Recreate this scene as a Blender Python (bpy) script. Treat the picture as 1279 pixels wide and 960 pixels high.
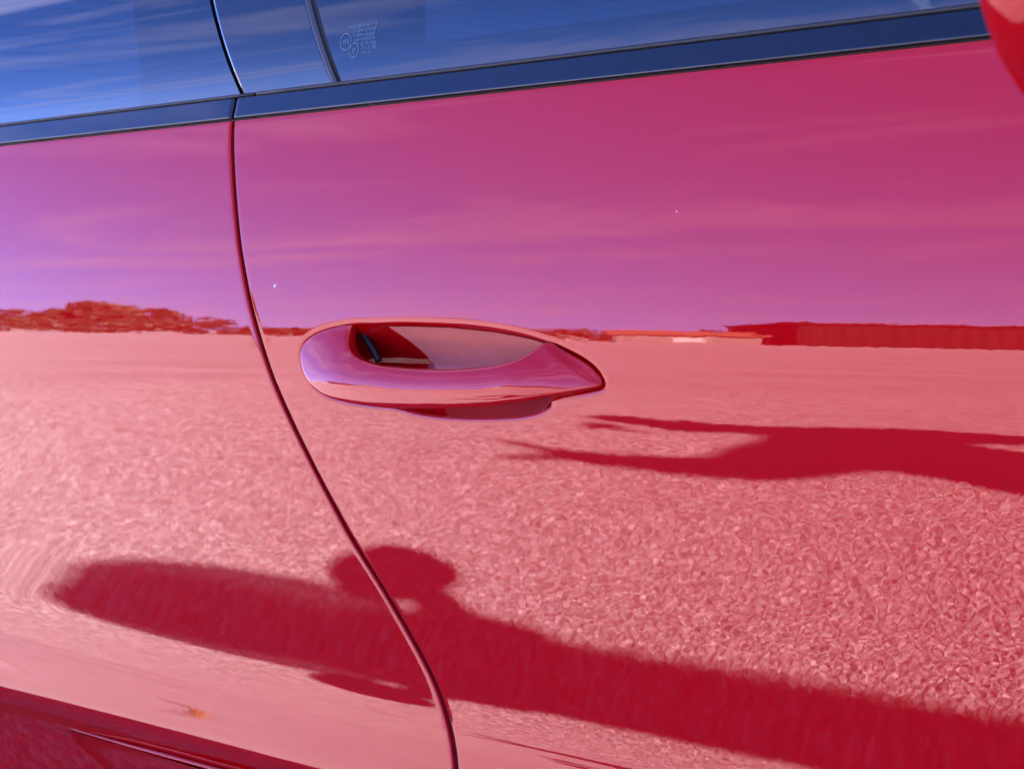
import bpy, math, random
import numpy as np
from mathutils import Vector

for o in list(bpy.data.objects):
    bpy.data.objects.remove(o)
SC = bpy.context.scene
COL = SC.collection
R = math.radians
random.seed(4)
RNG = np.random.default_rng(7)

# ------------------------------------------------------------------ camera
cam_d = bpy.data.cameras.new('camera')
cam_d.sensor_width = 36.0
cam_d.lens = 72.06
cam_d.clip_start = 0.02
cam_d.clip_end = 9000
cam_d.dof.use_dof = True
cam_d.dof.focus_distance = 1.22
cam_d.dof.aperture_fstop = 20.0
cam = bpy.data.objects.new('camera', cam_d)
COL.objects.link(cam)
cam.location = (0, -0.80, 0.80)
cam.rotation_euler = (R(90 - 2.35), 0, R(46.5))
SC.camera = cam

# ------------------------------------------------------------------ light
SUN = Vector((2.45, 1.09, 1.0)).normalized()
EL = math.asin(SUN.z)
world = bpy.data.worlds.new('World')
SC.world = world
world.use_nodes = True
wt = world.node_tree
wt.nodes.clear()

def nd(t, kind, **kw):
    n = t.nodes.new(kind)
    for k, v in kw.items():
        setattr(n, k, v)
    return n

wo = nd(wt, 'ShaderNodeOutputWorld')
bg = nd(wt, 'ShaderNodeBackground')
bg.inputs['Strength'].default_value = 0.05
sky = nd(wt, 'ShaderNodeTexSky', sky_type='NISHITA', sun_disc=False)
sky.sun_elevation = EL
sky.sun_rotation = math.atan2(SUN.x, SUN.y)
sky.altitude = 600
sky.air_density = 0.65
sky.dust_density = 0.0
sky.ozone_density = 6.0
# thin cirrus: noise on the plane of the cloud deck
tc = nd(wt, 'ShaderNodeTexCoord')
sp = nd(wt, 'ShaderNodeSeparateXYZ')
wt.links.new(tc.outputs['Generated'], sp.inputs[0])
# the blue of the sky reaches almost down to the horizon on this clear, dry day
lift = nd(wt, 'ShaderNodeVectorMath', operation='ADD')
lift.inputs[1].default_value = (0, 0, 0.065)
wt.links.new(tc.outputs['Generated'], lift.inputs[0])
wt.links.new(lift.outputs[0], sky.inputs['Vector'])
def wmath(op, a, b=None):
    n = nd(wt, 'ShaderNodeMath', operation=op)
    for i, v in enumerate((a, b)):
        if v is None: continue
        if isinstance(v, (int, float)): n.inputs[i].default_value = v
        else: wt.links.new(v, n.inputs[i])
    return n.outputs[0]
zz = wmath('ADD', wmath('MAXIMUM', sp.outputs[2], 0.0), 0.10)
cu = wmath('DIVIDE', sp.outputs[0], zz)
cv = wmath('DIVIDE', sp.outputs[1], zz)
cb = nd(wt, 'ShaderNodeCombineXYZ')
wt.links.new(cu, cb.inputs[0]); wt.links.new(cv, cb.inputs[1])
mp = nd(wt, 'ShaderNodeMapping')
mp.inputs['Rotation'].default_value = (0, 0, R(-38))
mp.inputs['Scale'].default_value = (0.8, 1.35, 1)
wt.links.new(cb.outputs[0], mp.inputs[0])
n1 = nd(wt, 'ShaderNodeTexNoise')
n1.inputs['Scale'].default_value = 1.1
n1.inputs['Detail'].default_value = 7
n1.inputs['Roughness'].default_value = 0.55
n1.inputs['Distortion'].default_value = 1.1
wt.links.new(mp.outputs[0], n1.inputs['Vector'])
n2 = nd(wt, 'ShaderNodeTexNoise')
n2.inputs['Scale'].default_value = 0.45
n2.inputs['Detail'].default_value = 3
wt.links.new(mp.outputs[0], n2.inputs['Vector'])
cl = wmath('MULTIPLY', n1.outputs[0], wmath('ADD', n2.outputs[0], 0.35))
mr = nd(wt, 'ShaderNodeMapRange')
mr.inputs['From Min'].default_value = 0.40
mr.inputs['From Max'].default_value = 0.66
mr.inputs['To Max'].default_value = 0.50
wt.links.new(cl, mr.inputs[0])
mx = nd(wt, 'ShaderNodeMix', data_type='RGBA')
wt.links.new(mr.outputs[0], mx.inputs['Factor'])
hs = nd(wt, 'ShaderNodeHueSaturation')
hs.inputs['Saturation'].default_value = 1.08
wt.links.new(sky.outputs[0], hs.inputs['Color'])
tn = nd(wt, 'ShaderNodeMix', data_type='RGBA', blend_type='MULTIPLY')
tn.inputs['Factor'].default_value = 1.0
tn.inputs['B'].default_value = (1.22, 0.74, 0.98, 1)
wt.links.new(hs.outputs[0], tn.inputs['A'])
wt.links.new(tn.outputs['Result'], mx.inputs['A'])
mx.inputs['B'].default_value = (4.2, 3.9, 5.8, 1)
wt.links.new(mx.outputs['Result'], bg.inputs['Color'])
wt.links.new(bg.outputs[0], wo.inputs[0])

sun_d = bpy.data.lights.new('sun', 'SUN')
sun_d.energy = 5.0
sun_d.angle = R(0.53)
sun_d.color = (1.0, 0.96, 0.92)
sun = bpy.data.objects.new('sun', sun_d)
COL.objects.link(sun)
sun.rotation_euler = SUN.to_track_quat('Z', 'Y').to_euler()

vs = SC.view_settings
vs.view_transform = 'Standard'
vs.look = 'None'
vs.gamma = 1.0
vs.use_curve_mapping = False
vs.exposure = 4.26
SC.render.engine = 'CYCLES'
SC.cycles.max_bounces = 10
SC.cycles.glossy_bounces = 6
SC.cycles.transparent_max_bounces = 12
SC.cycles.sample_clamp_indirect = 20

# ------------------------------------------------------------------ materials
def mat(name, col, rough=0.5, ior=1.5, metal=0.0, **kw):
    m = bpy.data.materials.new(name)
    m.use_nodes = True
    b = m.node_tree.nodes['Principled BSDF']
    b.inputs['Base Color'].default_value = (*col, 1)
    b.inputs['Roughness'].default_value = rough
    b.inputs['IOR'].default_value = ior
    b.inputs['Metallic'].default_value = metal
    for k, v in kw.items():
        b.inputs[k].default_value = v
    return m

def noise_col(m, c1, c2, scale, detail=4, coord='Object'):
    t = m.node_tree
    b = t.nodes['Principled BSDF']
    c = nd(t, 'ShaderNodeTexCoord')
    n = nd(t, 'ShaderNodeTexNoise')
    n.inputs['Scale'].default_value = scale
    n.inputs['Detail'].default_value = detail
    t.links.new(c.outputs[coord], n.inputs['Vector'])
    r = nd(t, 'ShaderNodeMix', data_type='RGBA')
    r.inputs['A'].default_value = (*c1, 1)
    r.inputs['B'].default_value = (*c2, 1)
    t.links.new(n.outputs[0], r.inputs['Factor'])
    t.links.new(r.outputs['Result'], b.inputs['Base Color'])
    return n

M = {}
def paint():
    m = mat('red_paint', (0.36, 0.002, 0.004), 0.0, 1.48, 0.07)
    t = m.node_tree
    b = t.nodes['Principled BSDF']
    c = nd(t, 'ShaderNodeTexCoord')
    # fine flake variation and faint orange peel in the clear coat
    n = nd(t, 'ShaderNodeTexNoise')
    n.inputs['Scale'].default_value = 900
    n.inputs['Detail'].default_value = 2
    t.links.new(c.outputs['Object'], n.inputs['Vector'])
    r = nd(t, 'ShaderNodeMix', data_type='RGBA')
    r.inputs['A'].default_value = (0.385, 0.0012, 0.003, 1)
    r.inputs['B'].default_value = (0.435, 0.0018, 0.005, 1)
    t.links.new(n.outputs[0], r.inputs['Factor'])
    t.links.new(r.outputs['Result'], b.inputs['Base Color'])
    p = nd(t, 'ShaderNodeTexNoise')
    p.inputs['Scale'].default_value = 160
    p.inputs['Detail'].default_value = 1
    t.links.new(c.outputs['Object'], p.inputs['Vector'])
    bu = nd(t, 'ShaderNodeBump')
    bu.inputs['Strength'].default_value = 0.007
    bu.inputs['Distance'].default_value = 0.001
    t.links.new(p.outputs[0], bu.inputs['Height'])
    t.links.new(bu.outputs[0], b.inputs['Normal'])
    return m
M['paint'] = paint()
M['gloss_black'] = mat('gloss_black_trim', (0.004, 0.0045, 0.006), 0.02, 1.5)
noise_col(M['gloss_black'], (0.003, 0.0035, 0.005), (0.006, 0.0065, 0.008), 40)
M['frit'] = mat('black_glass_border', (0.004, 0.0045, 0.005), 0.3, **{'Specular IOR Level': 0.05})
noise_col(M['frit'], (0.003, 0.0035, 0.004), (0.006, 0.0065, 0.007), 60)
M['rubber'] = mat('black_rubber', (0.006, 0.006, 0.007), 0.55)
noise_col(M['rubber'], (0.004, 0.004, 0.005), (0.009, 0.009, 0.010), 200)
M['dark'] = mat('dark_interior', (0.012, 0.012, 0.013), 0.7)
noise_col(M['dark'], (0.004, 0.004, 0.005), (0.009, 0.009, 0.010), 60)
M['seat'] = mat('grey_seat_cloth', (0.06, 0.06, 0.065), 0.8)
noise_col(M['seat'], (0.045, 0.045, 0.05), (0.09, 0.09, 0.095), 300)
M['bright'] = mat('bright_edge', (0.55, 0.56, 0.58), 0.25, metal=0.8)
noise_col(M['bright'], (0.5, 0.5, 0.52), (0.6, 0.6, 0.62), 80)
M['satin'] = mat('satin_post_edge', (0.05, 0.055, 0.065), 0.25)
noise_col(M['satin'], (0.045, 0.05, 0.06), (0.055, 0.06, 0.07), 80)
M['rim'] = mat('alloy', (0.45, 0.45, 0.47), 0.3, metal=0.9)
noise_col(M['rim'], (0.4, 0.4, 0.42), (0.5, 0.5, 0.52), 30)
M['tyre'] = mat('tyre_rubber', (0.02, 0.02, 0.02), 0.8)
noise_col(M['tyre'], (0.015, 0.015, 0.015), (0.03, 0.03, 0.03), 50)
M['dustm'] = mat('pale_dust', (0.8, 0.78, 0.74), 0.7)
noise_col(M['dustm'], (0.7, 0.68, 0.64), (0.9, 0.88, 0.84), 500)
M['etch'] = mat('etched_print', (0.02, 0.05, 0.10), 0.6)
noise_col(M['etch'], (0.06, 0.12, 0.18), (0.07, 0.14, 0.20), 300)

def glass(name, tint, spec):
    m = bpy.data.materials.new(name)
    m.use_nodes = True
    t = m.node_tree
    t.nodes.clear()
    o = nd(t, 'ShaderNodeOutputMaterial')
    tr = nd(t, 'ShaderNodeBsdfTransparent')
    gl = nd(t, 'ShaderNodeBsdfGlossy')
    gl.inputs['Roughness'].default_value = 0.0
    gl.inputs['Color'].default_value = (1, 1, 1, 1)
    c = nd(t, 'ShaderNodeTexCoord')
    n = nd(t, 'ShaderNodeTexNoise')
    n.inputs['Scale'].default_value = 8
    t.links.new(c.outputs['Object'], n.inputs['Vector'])
    r = nd(t, 'ShaderNodeMix', data_type='RGBA')
    r.inputs['A'].default_value = (*[v * 0.97 for v in tint], 1)
    r.inputs['B'].default_value = (*[min(1, v * 1.03) for v in tint], 1)
    t.links.new(n.outputs[0], r.inputs['Factor'])
    t.links.new(r.outputs['Result'], tr.inputs['Color'])
    fr = nd(t, 'ShaderNodeFresnel')
    fr.inputs['IOR'].default_value = spec
    mxs = nd(t, 'ShaderNodeMixShader')
    t.links.new(fr.outputs[0], mxs.inputs[0])
    t.links.new(tr.outputs[0], mxs.inputs[1])
    t.links.new(gl.outputs[0], mxs.inputs[2])
    t.links.new(mxs.outputs[0], o.inputs[0])
    return m
M['glass'] = glass('tinted_glass', (0.085, 0.115, 0.135), 1.56)

def ground_mat():
    m = mat('pale_asphalt', (0.3, 0.3, 0.3), 0.85)
    t = m.node_tree
    b = t.nodes['Principled BSDF']
    b.inputs['Specular IOR Level'].default_value = 0.3
    b.inputs['Diffuse Roughness'].default_value = 1.0
    c = nd(t, 'ShaderNodeTexCoord')
    def vor(scale, feat='F1'):
        v = nd(t, 'ShaderNodeTexVoronoi', feature=feat)
        v.inputs['Scale'].default_value = scale
        t.links.new(c.outputs['Object'], v.inputs['Vector'])
        return v
    def mth(op, a, bb):
        n = nd(t, 'ShaderNodeMath', operation=op)
        for i, v in enumerate((a, bb)):
            if isinstance(v, (int, float)): n.inputs[i].default_value = v
            else: t.links.new(v, n.inputs[i])
        return n.outputs[0]
    v1 = vor(92); v2 = vor(165)
    sep = nd(t, 'ShaderNodeSeparateColor')
    t.links.new(v1.outputs['Color'], sep.inputs[0])
    big = nd(t, 'ShaderNodeTexNoise')
    big.inputs['Scale'].default_value = 0.7
    big.inputs['Detail'].default_value = 6
    t.links.new(c.outputs['Object'], big.inputs['Vector'])
    f = mth('ADD', mth('MULTIPLY', sep.outputs[0], 0.75), mth('MULTIPLY', big.outputs[0], 0.45))
    cr = nd(t, 'ShaderNodeValToRGB')
    e = cr.color_ramp.elements
    e[0].position = 0.05; e[0].color = (0.066, 0.060, 0.068, 1)
    e[1].position = 1.0; e[1].color = (0.34, 0.31, 0.345, 1)
    mid = e.new(0.55); mid.color = (0.158, 0.144, 0.162, 1)
    t.links.new(f, cr.inputs[0])
    t.links.new(cr.outputs[0], b.inputs['Base Color'])
    h = mth('ADD', mth('MULTIPLY', v1.outputs['Distance'], -1.0), mth('MULTIPLY', v2.outputs['Distance'], -0.5))
    h2 = mth('ADD', h, mth('MULTIPLY', sep.outputs[1], 0.35))
    bu = nd(t, 'ShaderNodeBump')
    bu.inputs['Strength'].default_value = 0.65
    bu.inputs['Distance'].default_value = 0.010
    t.links.new(h2, bu.inputs['Height'])
    t.links.new(bu.outputs[0], b.inputs['Normal'])
    return m
M['ground'] = ground_mat()
def leafm(name, a, b_):
    m = mat(name, a, 0.6)
    noise_col(m, a, b_, 0.8)
    return m
M['leaf_a'] = leafm('dark_foliage', (0.014, 0.014, 0.005), (0.028, 0.026, 0.008))
M['leaf_b'] = leafm('olive_foliage', (0.018, 0.017, 0.006), (0.036, 0.029, 0.009))
M['weed'] = leafm('yellow_green_weed', (0.15, 0.085, 0.012), (0.20, 0.11, 0.02))
M['bark'] = leafm('bark', (0.06, 0.045, 0.03), (0.12, 0.09, 0.06))
M['shed'] = leafm('dark_sheet_metal', (0.006, 0.006, 0.007), (0.010, 0.010, 0.011))
M['white'] = leafm('white_render', (0.34, 0.33, 0.32), (0.40, 0.39, 0.38))
M['shed'].node_tree.nodes['Principled BSDF'].inputs['Specular IOR Level'].default_value = 0.05
M['cup'] = mat('painted_cup_reflection', (0.50, 0.19, 0.19), 0.6, **{'Specular IOR Level': 0.12})  # sunlit ground mirrored in the handle cup, put in as base colour
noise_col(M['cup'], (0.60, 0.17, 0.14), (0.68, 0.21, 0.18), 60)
M['wallg'] = leafm('grey_render', (0.10, 0.09, 0.085), (0.14, 0.13, 0.12))
M['tile'] = leafm('terracotta_roof', (0.28, 0.11, 0.06), (0.36, 0.15, 0.08))
M['vanw'] = leafm('white_van_paint', (0.7, 0.7, 0.7), (0.76, 0.76, 0.76))
M['cloth'] = leafm('navy_cloth', (0.02, 0.025, 0.05), (0.035, 0.04, 0.07))
M['jeans'] = leafm('blue_denim', (0.04, 0.06, 0.12), (0.06, 0.09, 0.16))
M['skin'] = leafm('skin', (0.42, 0.24, 0.17), (0.48, 0.28, 0.20))
M['hair'] = leafm('brown_hair', (0.03, 0.02, 0.012), (0.05, 0.03, 0.02))

# ------------------------------------------------------------------ helpers
def link(o, parent=None, **props):
    COL.objects.link(o)
    if parent is not None:
        o.parent = parent
    for k, v in props.items():
        o[k] = v
    return o

def empty(name, loc=(0, 0, 0), rz=0.0, **props):
    o = bpy.data.objects.new(name, None)
    o.location = loc
    o.rotation_euler = (0, 0, rz)
    o.empty_display_size = 0.1
    return link(o, **props)

def mesh(name, V, Fs, m, parent=None, smooth=True, **props):
    me = bpy.data.meshes.new(name)
    V = np.asarray(V, dtype=np.float32)
    if isinstance(Fs, np.ndarray):
        k = Fs.shape[1]
        me.vertices.add(len(V)); me.vertices.foreach_set('co', V.ravel())
        me.loops.add(Fs.size); me.loops.foreach_set('vertex_index', Fs.ravel().astype(np.int32))
        me.polygons.add(len(Fs))
        me.polygons.foreach_set('loop_start', np.arange(0, Fs.size, k, dtype=np.int32))
        me.update(calc_edges=True)
    else:
        me.from_pydata([tuple(map(float, v)) for v in V], [], [tuple(f) for f in Fs])
    me.validate()
    me.materials.append(m)
    me.polygons.foreach_set('use_smooth', np.full(len(me.polygons), smooth, dtype=bool))
    me.update()
    return link(bpy.data.objects.new(name, me), parent, **props)

def grid_faces(nr, nc, flip=False, wrap=False):
    i = np.arange(nr - 1)[:, None] * nc
    j = np.arange(nc - (0 if wrap else 1))[None, :]
    j2 = (j + 1) % nc
    q = np.stack([i + j, i + j2, i + nc + j2, i + nc + j], -1).reshape(-1, 4)
    return q[:, ::-1].copy() if flip else q

def grid(name, P, m, parent, flip=False, wrap=False, smooth=True, **props):
    nr, nc = P.shape[:2]
    return mesh(name, P.reshape(-1, 3), grid_faces(nr, nc, flip, wrap), m, parent, smooth, **props)

class MB:
    def __init__(s): s.v = []; s.f = []
    def add(s, v, f):
        k = len(s.v); s.v += [tuple(map(float, p)) for p in v]; s.f += [tuple(i + k for i in q) for q in f]
    def box(s, c, d, ax=None):
        c = np.array(c, float); A = np.eye(3) if ax is None else np.array(ax, float)
        v = [c + A.T @ (np.array(d) * 0.5 * np.array(q)) for q in ((-1,-1,-1),(1,-1,-1),(1,1,-1),(-1,1,-1),(-1,-1,1),(1,-1,1),(1,1,1),(-1,1,1))]
        s.add(v, [(0,3,2,1),(4,5,6,7),(0,1,5,4),(1,2,6,5),(2,3,7,6),(3,0,4,7)])
    def tube(s, pts, rad, n=8):
        pts = [Vector(p) for p in pts]
        if not hasattr(rad, '__len__'): rad = [rad] * len(pts)
        v = []; f = []
        for i, p in enumerate(pts):
            a = pts[max(0, i - 1)]; b = pts[min(len(pts) - 1, i + 1)]
            d = (b - a).normalized()
            u = d.cross(Vector((0, 0, 1)) if abs(d.z) < 0.9 else Vector((1, 0, 0))).normalized(); w = d.cross(u)
            for k in range(n):
                t = 2 * math.pi * k / n
                v.append(p + (u * math.cos(t) + w * math.sin(t)) * rad[i])
        for i in range(len(pts) - 1):
            for k in range(n):
                f.append((i * n + k, i * n + (k + 1) % n, (i + 1) * n + (k + 1) % n, (i + 1) * n + k))
        f.append(tuple(range(n))[::-1]); f.append(tuple(range((len(pts) - 1) * n, len(pts) * n)))
        s.add(v, f)
    def build(s, name, m, parent=None, smooth=False, **props):
        return mesh(name, s.v, s.f, m, parent, smooth, **props)

# ------------------------------------------------------------------ ground
def disc(name, radii, n, m):
    v = [(0, 0, 0)]; f = []
    for r in radii:
        v += [(r * math.cos(2 * math.pi * k / n), r * math.sin(2 * math.pi * k / n), 0) for k in range(n)]
    for k in range(n): f.append((0, 1 + k, 1 + (k + 1) % n))
    for i in range(len(radii) - 1):
        a = 1 + i * n; b = a + n
        for k in range(n): f.append((a + k, b + k, b + (k + 1) % n, a + (k + 1) % n))
    return mesh(name, v, f, m, None, False, kind='structure')
g = disc('ground', [2, 6, 15, 40, 120, 400, 1500, 5000], 48, M['ground'])
# the coarse chippings of the surface where the paint mirrors it from close by
def stone_mat():
    m = mat('stone_chip', (0.3, 0.3, 0.3), 0.6)
    t = m.node_tree
    gi = nd(t, 'ShaderNodeNewGeometry')
    cr = nd(t, 'ShaderNodeValToRGB')
    e = cr.color_ramp.elements
    e[0].position = 0.0; e[0].color = (0.135, 0.126, 0.137, 1)
    e[1].position = 1.0; e[1].color = (0.38, 0.355, 0.38, 1)
    k = e.new(0.7); k.color = (0.23, 0.215, 0.235, 1)
    t.links.new(gi.outputs['Random Per Island'], cr.inputs[0])
    t.links.new(cr.outputs[0], t.nodes['Principled BSDF'].inputs['Base Color'])
    return m
def chips(n):
    r = np.random.default_rng(11)
    x = r.uniform(-6.0, -0.7, n); y = r.uniform(-5.2, -0.7, n)
    keep = r.random(n) < np.clip((5.2 + y) / 3.0, 0, 1)
    x, y = x[keep], y[keep]; n = len(x)
    s = r.uniform(0.0026, 0.0058, n)
    base = np.array([(1, 0, 0), (0.25, 0.9, 0.1), (-0.8, 0.55, -0.1), (-0.7, -0.6, 0.1), (0.3, -0.95, -0.05), (0.15, 0.1, 0.75), (-0.2, -0.15, 0.6)])
    F = np.array([(0, 1, 5), (1, 2, 5), (2, 6, 5), (2, 3, 6), (3, 4, 6), (4, 5, 6), (4, 0, 5)])
    a = r.uniform(0, 6.283, n); ca, sa = np.cos(a), np.sin(a)
    V = base[None] * (1 + r.normal(size=(n, 7, 3)) * 0.16) * s[:, None, None]
    X = V[..., 0] * ca[:, None] - V[..., 1] * sa[:, None]; Y = V[..., 0] * sa[:, None] + V[..., 1] * ca[:, None]
    tx, ty = r.normal(size=n) * 0.28, r.normal(size=n) * 0.28
    Z = V[..., 2] + X * tx[:, None] + Y * ty[:, None] + s[:, None] * 0.02
    P = np.stack([X + x[:, None], Y + y[:, None], Z], -1).reshape(-1, 3)
    FF = (F[None] + (np.arange(n) * 7)[:, None, None]).reshape(-1, 3)
    return mesh('ground_chippings', P, FF, stone_mat(), None, False, kind='stuff')
chips(380000)
g['label'] = 'pale sunlit asphalt lot mirrored in the paint'

# ------------------------------------------------------------------ car body side
# tilt of the side's normal (degrees, up positive) against height relative to the camera height
ZC = 0.80
TILT = [(-0.62, -3), (-0.47, -4), (-0.42, -10), (-0.375, -20), (-0.345, -25), (-0.311, -26), (-0.3075, -20), (-0.3045, 0.0), (-0.3003, 7.05), (-0.2975, 8.28), (-0.291, 8.78), (-0.284, 8.35), (-0.2765, 7.02),
        (-0.245, -4.6), (-0.2065, -7.9), (-0.148, -7.7), (-0.105, -7.3), (-0.075, -6.2),
        (-0.06, -4.9), (-0.045, -2.8), (-0.0247, 0.35), (-0.008, 1.5), (0.034, 4.0), (0.09, 8.2), (0.12, 10.5), (0.16, 13.5)]
def hermite(nodes, z):
    zs = np.array([a for a, b in nodes]); ts = np.array([b for a, b in nodes])
    m = np.gradient(ts, zs)
    i = np.clip(np.searchsorted(zs, z) - 1, 0, len(zs) - 2)
    h = zs[i + 1] - zs[i]; u = np.clip((z - zs[i]) / h, 0, 1)
    return ((2*u**3 - 3*u**2 + 1) * ts[i] + (u**3 - 2*u**2 + u) * h * m[i]
            + (-2*u**3 + 3*u**2) * ts[i + 1] + (u**3 - u**2) * h * m[i + 1])
_zg = np.linspace(-0.62, 0.16, 7801)
_t = np.tan(np.radians(hermite(TILT, _zg)))
_S = np.concatenate([[0], np.cumsum(-(0.5 * (_t[1:] + _t[:-1])) * np.diff(_zg))])
_S -= np.interp(-0.02, _zg, _S)
def sstep(a, b, x):
    u = np.clip((x - a) / (b - a), 0, 1)
    return u * u * u * (u * (6 * u - 15) + 10)
FLARE = 0.048
def S(x, z):
    """outward offset of the car's side at station x and height z"""
    s = np.interp(z - ZC, _zg, _S)
    e = np.clip(-1.15 - x, 0, 0.75)
    s = s + FLARE * e**2 * (1 - sstep(0.44, 0.80, z))
    s = s - 0.10 * np.clip((x - 1.1) / 0.6, 0, 2)**2 - 0.10 * np.clip((-1.95 - x) / 0.9, 0, 2)**2
    return s

GZ = np.array([0.30, 0.42, 0.5161, 0.5322, 0.5485, 0.5696, 0.5926, 0.6228, 0.6511, 0.6853, 0.7152, 0.7456, 0.7714, 0.7974, 0.8343, 0.8663, 0.8933, 0.9069, 0.9195, 0.94])
GX = np.array([-0.90, -0.903, -0.917, -0.9227, -0.9291, -0.9388, -0.9556, -0.9795, -1.0045, -1.0286, -1.0485, -1.0672, -1.0804, -1.093, -1.1068, -1.1159, -1.1232, -1.127, -1.129, -1.131])
_gf = np.linspace(0.28, 0.96, 1361)
_gx = np.interp(_gf, GZ, GX)
_k = np.hanning(81); _k /= _k.sum()
_gx = np.convolve(np.pad(_gx, 40, mode='reflect', reflect_type='odd'), _k, mode='valid')
def gap_x(z): return np.interp(z, _gf, _gx)

HO= [(-0.9981,-0.0000,0.7841),(-1.0182,0.0000,0.7799),(-1.0330,0.0000,0.7731),(-1.0359,-0.0010,0.7644),(-1.0309,-0.0030,0.7554),(-1.0189,-0.0060,0.7468),(-1.0006,-0.0090,0.7404),(-0.9775,-0.0105,0.7374),(-0.9501,-0.0110,0.7359),(-0.9205,-0.0110,0.7361),(-0.8850,-0.0110,0.7375),(-0.8514,-0.0105,0.7401),(-0.8267,-0.0090,0.7432),(-0.8043,-0.0060,0.7470),(-0.7855,-0.0030,0.7502),(-0.7741,-0.0010,0.7527),(-0.7727,0.0000,0.7557),(-0.7751,-0.0000,0.7596),(-0.7818,-0.0000,0.7646),(-0.7929,0.0000,0.7692),(-0.8041,0.0000,0.7730)]
HI= [(-0.9855,0.0000,0.7847),(-0.9882,-0.0010,0.7812),(-0.9873,-0.0030,0.7773),(-0.9849,-0.0050,0.7734),(-0.9801,-0.0070,0.7691),(-0.9730,-0.0090,0.7658),(-0.9626,-0.0100,0.7631),(-0.9478,-0.0110,0.7611),(-0.9299,-0.0110,0.7601),(-0.9061,-0.0110,0.7597),(-0.8815,-0.0110,0.7603),(-0.8586,-0.0100,0.7622),(-0.8398,-0.0090,0.7649),(-0.8288,-0.0070,0.7682),(-0.8217,-0.0045,0.7723),(-0.8169,-0.0030,0.7755),(-0.8147,-0.0020,0.7764),(-0.8127,-0.0015,0.7764),(-0.8113,-0.0010,0.7764),(-0.8105,-0.0005,0.7765),(-0.8104,0.0000,0.7760)]
CUT=[(-0.9863,0.7862),(-0.9631,0.7868),(-0.9369,0.7875),(-0.9114,0.7872),(-0.8832,0.7865),(-0.8560,0.7845),(-0.8329,0.7815),(-0.8104,0.7769),(-0.7916,0.7715),(-0.7781,0.7652),(-0.7709,0.7580),(-0.7714,0.7519),(-0.7824,0.7493),(-0.7978,0.7475),(-0.8104,0.7448),(-0.8129,0.7407),(-0.8218,0.7363),(-0.8394,0.7329),(-0.8661,0.7309),(-0.8973,0.7300),(-0.9260,0.7312),(-0.9482,0.7342),(-0.9710,0.7348),(-0.9944,0.7364),(-1.0152,0.7402),(-1.0299,0.7478),(-1.0380,0.7588),(-1.0388,0.7689),(-1.0313,0.7767),(-1.0142,0.7824)]
ARC= [(-0.9964,0.0120,0.7815),(-0.9893,0.0120,0.7776),(-0.9831,0.0120,0.7722),(-0.9784,0.0120,0.7673),(-0.9754,0.0120,0.7624)]


def resample(pts, n, closed=False):
    pts = np.array(pts, float)
    N = len(pts); out = []
    seg = N if closed else N - 1
    for k in range(n):
        u = k * seg / (n if closed else n - 1)
        i = min(int(u), seg - 1); t = u - i
        g_ = (lambda q: pts[q % N]) if closed else (lambda q: pts[min(max(q, 0), N - 1)])
        a, b, c, d = g_(i - 1), g_(i), g_(i + 1), g_(i + 2)
        out.append(0.5 * ((2*b) + (c - a)*t + (2*a - 5*b + 4*c - d)*t*t + (3*b - a - 3*c + d)*t**3))
    return np.array(out)

CUTP = resample(CUT, 180, True)
def cut_dist(X, Z):
    """signed distance to the outline of the handle cup, positive inside"""
    sh = X.shape; X = X.ravel(); Z = Z.ravel()
    D = np.full(X.shape, 1e9); inside = np.zeros(X.shape, bool)
    n = len(CUTP)
    for i in range(n):
        ax, az = CUTP[i]; bx, bz = CUTP[(i + 1) % n]
        dx, dz = bx - ax, bz - az
        u = np.clip(((X - ax) * dx + (Z - az) * dz) / (dx*dx + dz*dz), 0, 1)
        D = np.minimum(D, np.hypot(X - ax - u*dx, Z - az - u*dz))
        c = ((az > Z) != (bz > Z)) & (X < dx * (Z - az) / (dz + 1e-12) + ax)
        inside ^= c
    return np.where(inside, D, -D).reshape(sh)
def cup_depth(q):
    # a soft lip about 4 mm wide, then a steep wall into the cup
    lip = np.clip(q + 0.0026, 0, 0.0030)
    d = 0.5 * 76 * lip**2
    w = np.clip(q - 0.0004, 0, None)
    d = d + np.where(w < 0.0010, 850 * w**2, 850 * 0.0010**2 + 1.7 * (w - 0.0010))
    D = 0.036
    return D * np.tanh(d / D)

ZT = 0.920          # lower edge of the belt trim
GW = 0.0022         # half the shut gap
FR = 0.0014         # edge radius
def edge_cols():
    """(offset from the edge, inward depth) from the flange round the edge radius"""
    c = [(0.0, 0.008), (0.0, 0.004)]
    for k in range(7):
        a = k * math.pi / 2 / 6
        c.append((FR - FR * math.cos(a), FR - FR * math.sin(a)))
    return c

car = empty('red_car', (0, 0, 0), label='glossy red car seen close along its door, blue sky in its windows', category='car')

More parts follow.
